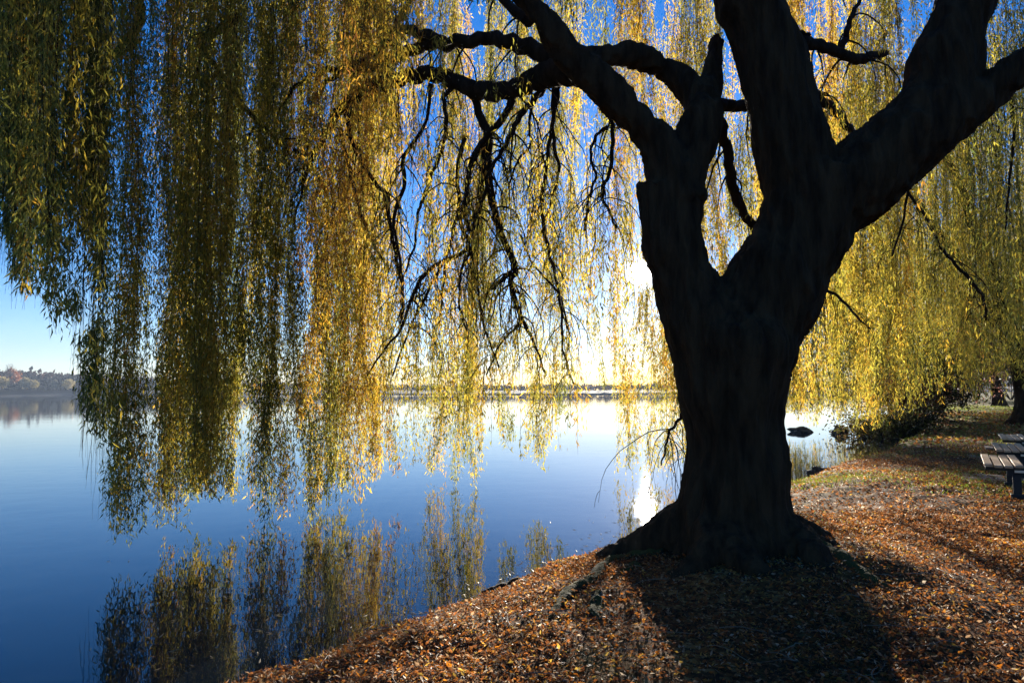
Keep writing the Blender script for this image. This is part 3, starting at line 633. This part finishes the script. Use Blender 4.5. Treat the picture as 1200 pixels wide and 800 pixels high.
# ------------------------------------------------------------------ paving pads and benches
m_pave, nt, b = mat('worn_paving'); nt.links.new(ramp(nt, [(.3, (.16, .11, .08)), (.7, (.32, .22, .15))], noisetex(nt, 5, 8)), b.inputs['Base Color']); b.inputs['Roughness'].default_value = .9
bump(nt, b, noisetex(nt, 40, 6), .5, .01)
B = Bag(); th = R(-33); RZ = np.array([[math.cos(th), -math.sin(th), 0], [math.sin(th), math.cos(th), 0], [0, 0, 1]])
for px0, y1, le in ((1124, 564, 1.25), (1131, 539, 1.5), (1152, 525, 1.5)):
    a = on(px0, y1)
    for k in range(3):
        c = a + RZ @ np.array([.35 + k * .62, le / 2, 0]); c[2] = float(height(c[0], c[1])) + .02 - .04 + rng.uniform(-.005, .005)
        B.box(c, (.60, le, .08), RZ)
V, F = B.out(); tag(mesh_np('paving', V, F, m_pave), kind='structure')

m_wood, nt, b = mat('weathered_slat_wood'); nt.links.new(ramp(nt, [(.25, (.38, .23, .12)), (.75, (.68, .49, .29))], noisetex(nt, 6, 6, None, (6, .4, 6))), b.inputs['Base Color']); b.inputs['Roughness'].default_value = .6
bump(nt, b, noisetex(nt, 30, 4, None, (5, .3, 5)), .4, .004)
m_iron, nt, b = mat('black_cast_iron'); b.inputs['Base Color'].default_value = (.012, .012, .013, 1); b.inputs['Roughness'].default_value = .5; b.inputs['Metallic'].default_value = .3
m_plate, nt, b = mat('small_metal_plate'); b.inputs['Base Color'].default_value = (.55, .55, .52, 1); b.inputs['Roughness'].default_value = .3; b.inputs['Metallic'].default_value = .8
def bench(label, px, py, y_back, rz):
    """seat slats run away from the camera; the seat faces the lake (-x)"""
    h = .50; a = on(px, py, h); c = on(px, y_back, h); L = 1.75
    z0 = float(height(a[0] + .7, a[1] + .5)); E = empty('bench', (a[0], a[1], 0)); E.rotation_euler.z = 0
    tag(E, label, 'bench', 'slatted benches facing the lake')
    def put(B, nm, m, par=E):
        V, F = B.out(); o = mesh_np(nm, V, F, m, None)
        bv = o.modifiers.new('b', 'BEVEL'); bv.width = .006; bv.segments = 2; o.parent = par; return o
    ca, sa = math.cos(rz), math.sin(rz)
    Rm = lambda t: np.array([[math.cos(t), 0, math.sin(t)], [0, 1, 0], [-math.sin(t), 0, math.cos(t)]])
    B = Bag()
    for k in range(4): B.box((.05 + k * .115, L / 2, h - .02 - (.012 if k in (1, 2) else 0)), (.095, L, .035), Rm(0))
    put(B, 'seat', m_wood)
    for yy in (.16, L - .16):
        B = Bag(); y_ = yy
        B.box((.235, y_, h - .075), (.44, .05, .045)); B.box((.37, y_, h * .46), (.10, .05, h * .80)); B.box((.37, y_, .05 + z0), (.16, .09, .05))
        B.box((.37, y_, h - .11), (.22, .05, .10))
        l = put(B, 'leg', m_iron)
        if yy < .3:
            Bp = Bag(); Bp.box((.40, y_ - .03, h - .10), (.11, .008, .035)); put(Bp, 'plate', m_plate, l)
    E.rotation_euler.z = rz; return E
bench('nearest slatted bench on the leafy bank with small metal plate on its leg', 1153, 543, 530, R(-33))
bench('middle slatted bench standing behind the nearest one', 1167, 526, 517, R(-33))
bench('farthest slatted bench in the row beside the band of tree shade', 1174, 513, 508, R(-33))

# ------------------------------------------------------------------ far shore
az = np.radians(np.linspace(-52, 60, 300)); azd = np.degrees(az)
DS = np.interp(azd, [-52, -37, -28, -14, 0, 6, 14, 30, 60], [520, 520, 560, 400, 300, 290, 300, 420, 500])
HT = np.interp(azd, [-52, -37, -33, -28, -14, 0, 12, 60], [7, 7, 6, 5.5, 3, 2, 2, 3])
rows = []
for k, (dd_, hh) in enumerate(((0, -1.2), (3, .3), (14, .15), (110, .7), (200, 1.0), (380, .8))):
    D_ = DS + dd_; z = WZ + (np.array(HT) * hh if k > 1 else np.full(len(az), .5 if k == 1 else -1.2)); z = z + (vnoise(az * 30, az * 0 + k, 1) * 2.0 if k > 2 else 0)
    rows.append(np.stack([np.sin(az) * D_, np.cos(az) * D_, z], -1))
V = np.concatenate(rows); m = len(az); ii = np.arange(6 * m).reshape(6, m); F = np.stack([ii[:-1, :-1], ii[:-1, 1:], ii[1:, 1:], ii[1:, :-1]], -1).reshape(-1, 4)
m_hill, nt, b = mat('far_shore_ground'); nt.links.new(ramp(nt, [(.35, (.025, .022, .018)), (.65, (.06, .05, .035))], noisetex(nt, .03, 4)), b.inputs['Base Color']); b.inputs['Roughness'].default_value = 1
tag(mesh_np('hills', V, F, m_hill, smooth=True), kind='structure')
# woodland along the hills
n = 5200; a = np.where(rng.random(n) < .35, rng.uniform(R(-42), R(-27), n), rng.uniform(R(-52), R(60), n)); dist = np.interp(np.degrees(a), azd, DS) + 36 + rng.random(n) * 190; hs = np.interp(np.degrees(a), [-52, -37, -33, -28, -14, 0, 60], [11, 11, 10, 9, 4.5, 3.2, 5]) * rng.uniform(.7, 1.15, n)
k = 30; ctr = np.stack([np.sin(a) * dist, np.cos(a) * dist, WZ + np.interp(np.degrees(a), azd, HT) * .7 + hs * .55], -1)
o3 = unit(rng.normal(0, 1, (n, k, 3))) * rng.uniform(.3, 1, (n, k, 1)); o3 *= (hs * .5)[:, None, None]
P = (ctr[:, None] + o3).reshape(-1, 3); D = unit(rng.normal(0, 1, P.shape)); sz = np.repeat(hs, k) * .28 * rng.uniform(.6, 1.3, n * k)
V, F = leaf_quads(P, D, sz, sz * .8)
base = .5 * np.array([(.075, .045, .040), (.06, .05, .04), (.09, .055, .045), (.045, .045, .035), (.11, .08, .05)])[rng.integers(0, 5, n)]
tag(mesh_np('woodland', V, [F], M_FAR, face_col=np.repeat(base, k, 0) * rng.uniform(.8, 1.2, (n * k, 1))), 'dim purple brown woodland covering the hills across the lake', kind='stuff')
def far_tree(label, px, wpx, y_top, y_bot, col, dist, bare=False, name='tree'):
    az_ = math.atan2(*ray(px, 450)[:2]); dist = (float(np.interp(math.degrees(az_), azd, DS)) + (26 if dist > 520 else 6)) * math.cos(az_)
    a = at(px, y_bot, dist); tp = at(px, y_top, dist); H = tp[2] - a[2]; Wd = wpx * dist / 800.0
    z0 = a[2] - .5; E = empty(name, (a[0], a[1], z0)); tag(E, label, 'tree', 'trees across the lake')
    B = Bag(); B.tube(np.array([[a[0], a[1], z0], [a[0], a[1], z0 + H * .55]]), [H * .03, H * .012], 6)
    for j in range(10 if bare else 4):
        q = rng.uniform(0, 6.28); B.tube(np.array([[a[0], a[1], z0 + H * rng.uniform(.25, .5)], [a[0] + math.cos(q) * Wd * .35, a[1] + math.sin(q) * Wd * .35, z0 + H * rng.uniform(.6, .95)]]), [H * .014, H * .004], 4)
    V, F = B.out(); mesh_np('trunk', V, F, M_BRANCH, E)
    n = 700 if bare else 900; P = unit(rng.normal(0, 1, (n, 3))) * rng.uniform(.35, 1, (n, 1)) ** .6 * np.array([Wd / 2, Wd / 2, H * .44]) * rng.uniform(.8, 1.1, (n, 1)) + np.array([a[0], a[1], z0 + H * .56])
    s_ = H * (.035 if bare else .10) * rng.uniform(.6, 1.3, n); V, F = leaf_quads(P, unit(rng.normal(0, 1, (n, 3))), s_, s_ * (.35 if bare else .8)); mesh_np('crown', V, [F], M_FAR, E, np.array(col) * rng.uniform(.7, 1.3, (n, 1)))
far_tree('tall bare grey tree rising above the far woodland', 11, 12, 423, 452, (.16, .12, .11), 560, True)
far_tree('large round orange brown tree on the far shore', 13, 20, 431, 452, (.30, .13, .06), 540)
far_tree('pale yellow willow at the left end of the far shore', 2, 15, 440, 456, (.34, .27, .12), 515)
far_tree('pale olive round tree right of the orange one across the lake', 29, 12, 441, 456, (.28, .24, .13), 515)
far_tree('small cream bush tree next to the pale olive tree across the lake', 40, 10, 444, 455, (.33, .28, .14), 515)
far_tree('narrow grey green tree in the middle of the far shore', 64, 7, 444, 456, (.18, .17, .13), 515)
far_tree('bright straw coloured willow on the far shore', 80, 14, 443, 456, (.36, .30, .14), 515)
far_tree('faint brown tree near the hanging twigs on the far shore', 122, 9, 441, 455, (.2, .13, .09), 515)

# ------------------------------------------------------------------ haze
hz = Bag(); hz.box((0, 300, 33.0), (2600, 2600, 72.0)); V, F = hz.out(); HZ = mesh_np('haze', V, F, None or bpy.data.materials.new('haze_air'), origin=(0, 300, 33))
mh = HZ.data.materials[0]; mh.use_nodes = True; nt = mh.node_tree; nt.nodes.remove(nt.nodes['Principled BSDF'])
pv = N(nt, 'ShaderNodeVolumePrincipled', Density=.00022, Anisotropy=.2); pv.inputs['Color'].default_value = (.60, .76, 1, 1)
nt.links.new(pv.outputs[0], nt.nodes['Material Output'].inputs['Volume']); tag(HZ, 'thin pale morning haze over the lake', kind='stuff')

# ------------------------------------------------------------------ light
sd = Vector(ray(752, 320)); el = math.asin(sd.z); azm = math.atan2(sd.x, sd.y)
L = bpy.data.lights.new('sun', 'SUN'); L.energy = 5.0; L.angle = R(.53); L.color = (1, .90, .76)
LO = bpy.data.objects.new('sun', L); COL.objects.link(LO); LO.rotation_euler = sd.to_track_quat('Z', 'Y').to_euler(); LO.location = (0, 0, 40)
W = bpy.data.worlds.new('World'); S.world = W; W.use_nodes = True; nt = W.node_tree; bg = nt.nodes['Background']
sky = N(nt, 'ShaderNodeTexSky', sky_type='NISHITA', sun_disc=False); sky.sun_elevation = el; sky.sun_rotation = azm; sky.air_density = 1.0; sky.dust_density = .08; sky.ozone_density = 3.0; sky.altitude = 50
hs = N(nt, 'ShaderNodeHueSaturation', Saturation=1.4)
nt.links.new(sky.outputs[0], hs.inputs['Color'])
# the sun's own disc and the bright air round it
tc = N(nt, 'ShaderNodeTexCoord'); dt = N(nt, 'ShaderNodeVectorMath', operation='DOT_PRODUCT'); nm = N(nt, 'ShaderNodeVectorMath', operation='NORMALIZE')
nt.links.new(tc.outputs['Generated'], nm.inputs[0]); nt.links.new(nm.outputs[0], dt.inputs[0]); dt.inputs[1].default_value = sd
ac = N(nt, 'ShaderNodeMath', operation='ARCCOSINE'); nt.links.new(dt.outputs['Value'], ac.inputs[0])
def glow(amp, width):
    a = N(nt, 'ShaderNodeMath', operation='DIVIDE'); nt.links.new(ac.outputs[0], a.inputs[0]); a.inputs[1].default_value = -width
    e = N(nt, 'ShaderNodeMath', operation='EXPONENT'); nt.links.new(a.outputs[0], e.inputs[0])
    m_ = N(nt, 'ShaderNodeMath', operation='MULTIPLY'); nt.links.new(e.outputs[0], m_.inputs[0]); m_.inputs[1].default_value = amp; return m_.outputs[0]
s0 = N(nt, 'ShaderNodeMath', operation='ADD'); nt.links.new(glow(1300, R(.21)), s0.inputs[0]); nt.links.new(glow(8, R(1.3)), s0.inputs[1])
s1 = N(nt, 'ShaderNodeMath', operation='ADD'); nt.links.new(s0.outputs[0], s1.inputs[0]); nt.links.new(glow(.6, R(5)), s1.inputs[1])
gc = N(nt, 'ShaderNodeVectorMath', operation='SCALE'); gc.inputs[0].default_value = (1, .95, .86); nt.links.new(s1.outputs[0], gc.inputs['Scale'])
ad = N(nt, 'ShaderNodeVectorMath', operation='ADD'); tint = N(nt, 'ShaderNodeVectorMath', operation='MULTIPLY'); tint.inputs[1].default_value = (.80, .82, 1.18); nt.links.new(hs.outputs[0], tint.inputs[0]); nt.links.new(tint.outputs[0], ad.inputs[0]); nt.links.new(gc.outputs[0], ad.inputs[1])
nt.links.new(ad.outputs[0], bg.inputs['Color']); bg.inputs['Strength'].default_value = .05
V_ = S.view_settings; V_.view_transform = 'Standard'; V_.look = 'None'; V_.gamma = 1; V_.exposure = 1.88; V_.use_curve_mapping = False
cy = S.cycles; cy.max_bounces = 8; cy.diffuse_bounces = 3; cy.glossy_bounces = 3; cy.transmission_bounces = 4; cy.volume_bounces = 0; cy.use_denoising = True
cy.sample_clamp_indirect = 8; cy.caustics_reflective = False; cy.caustics_refractive = False
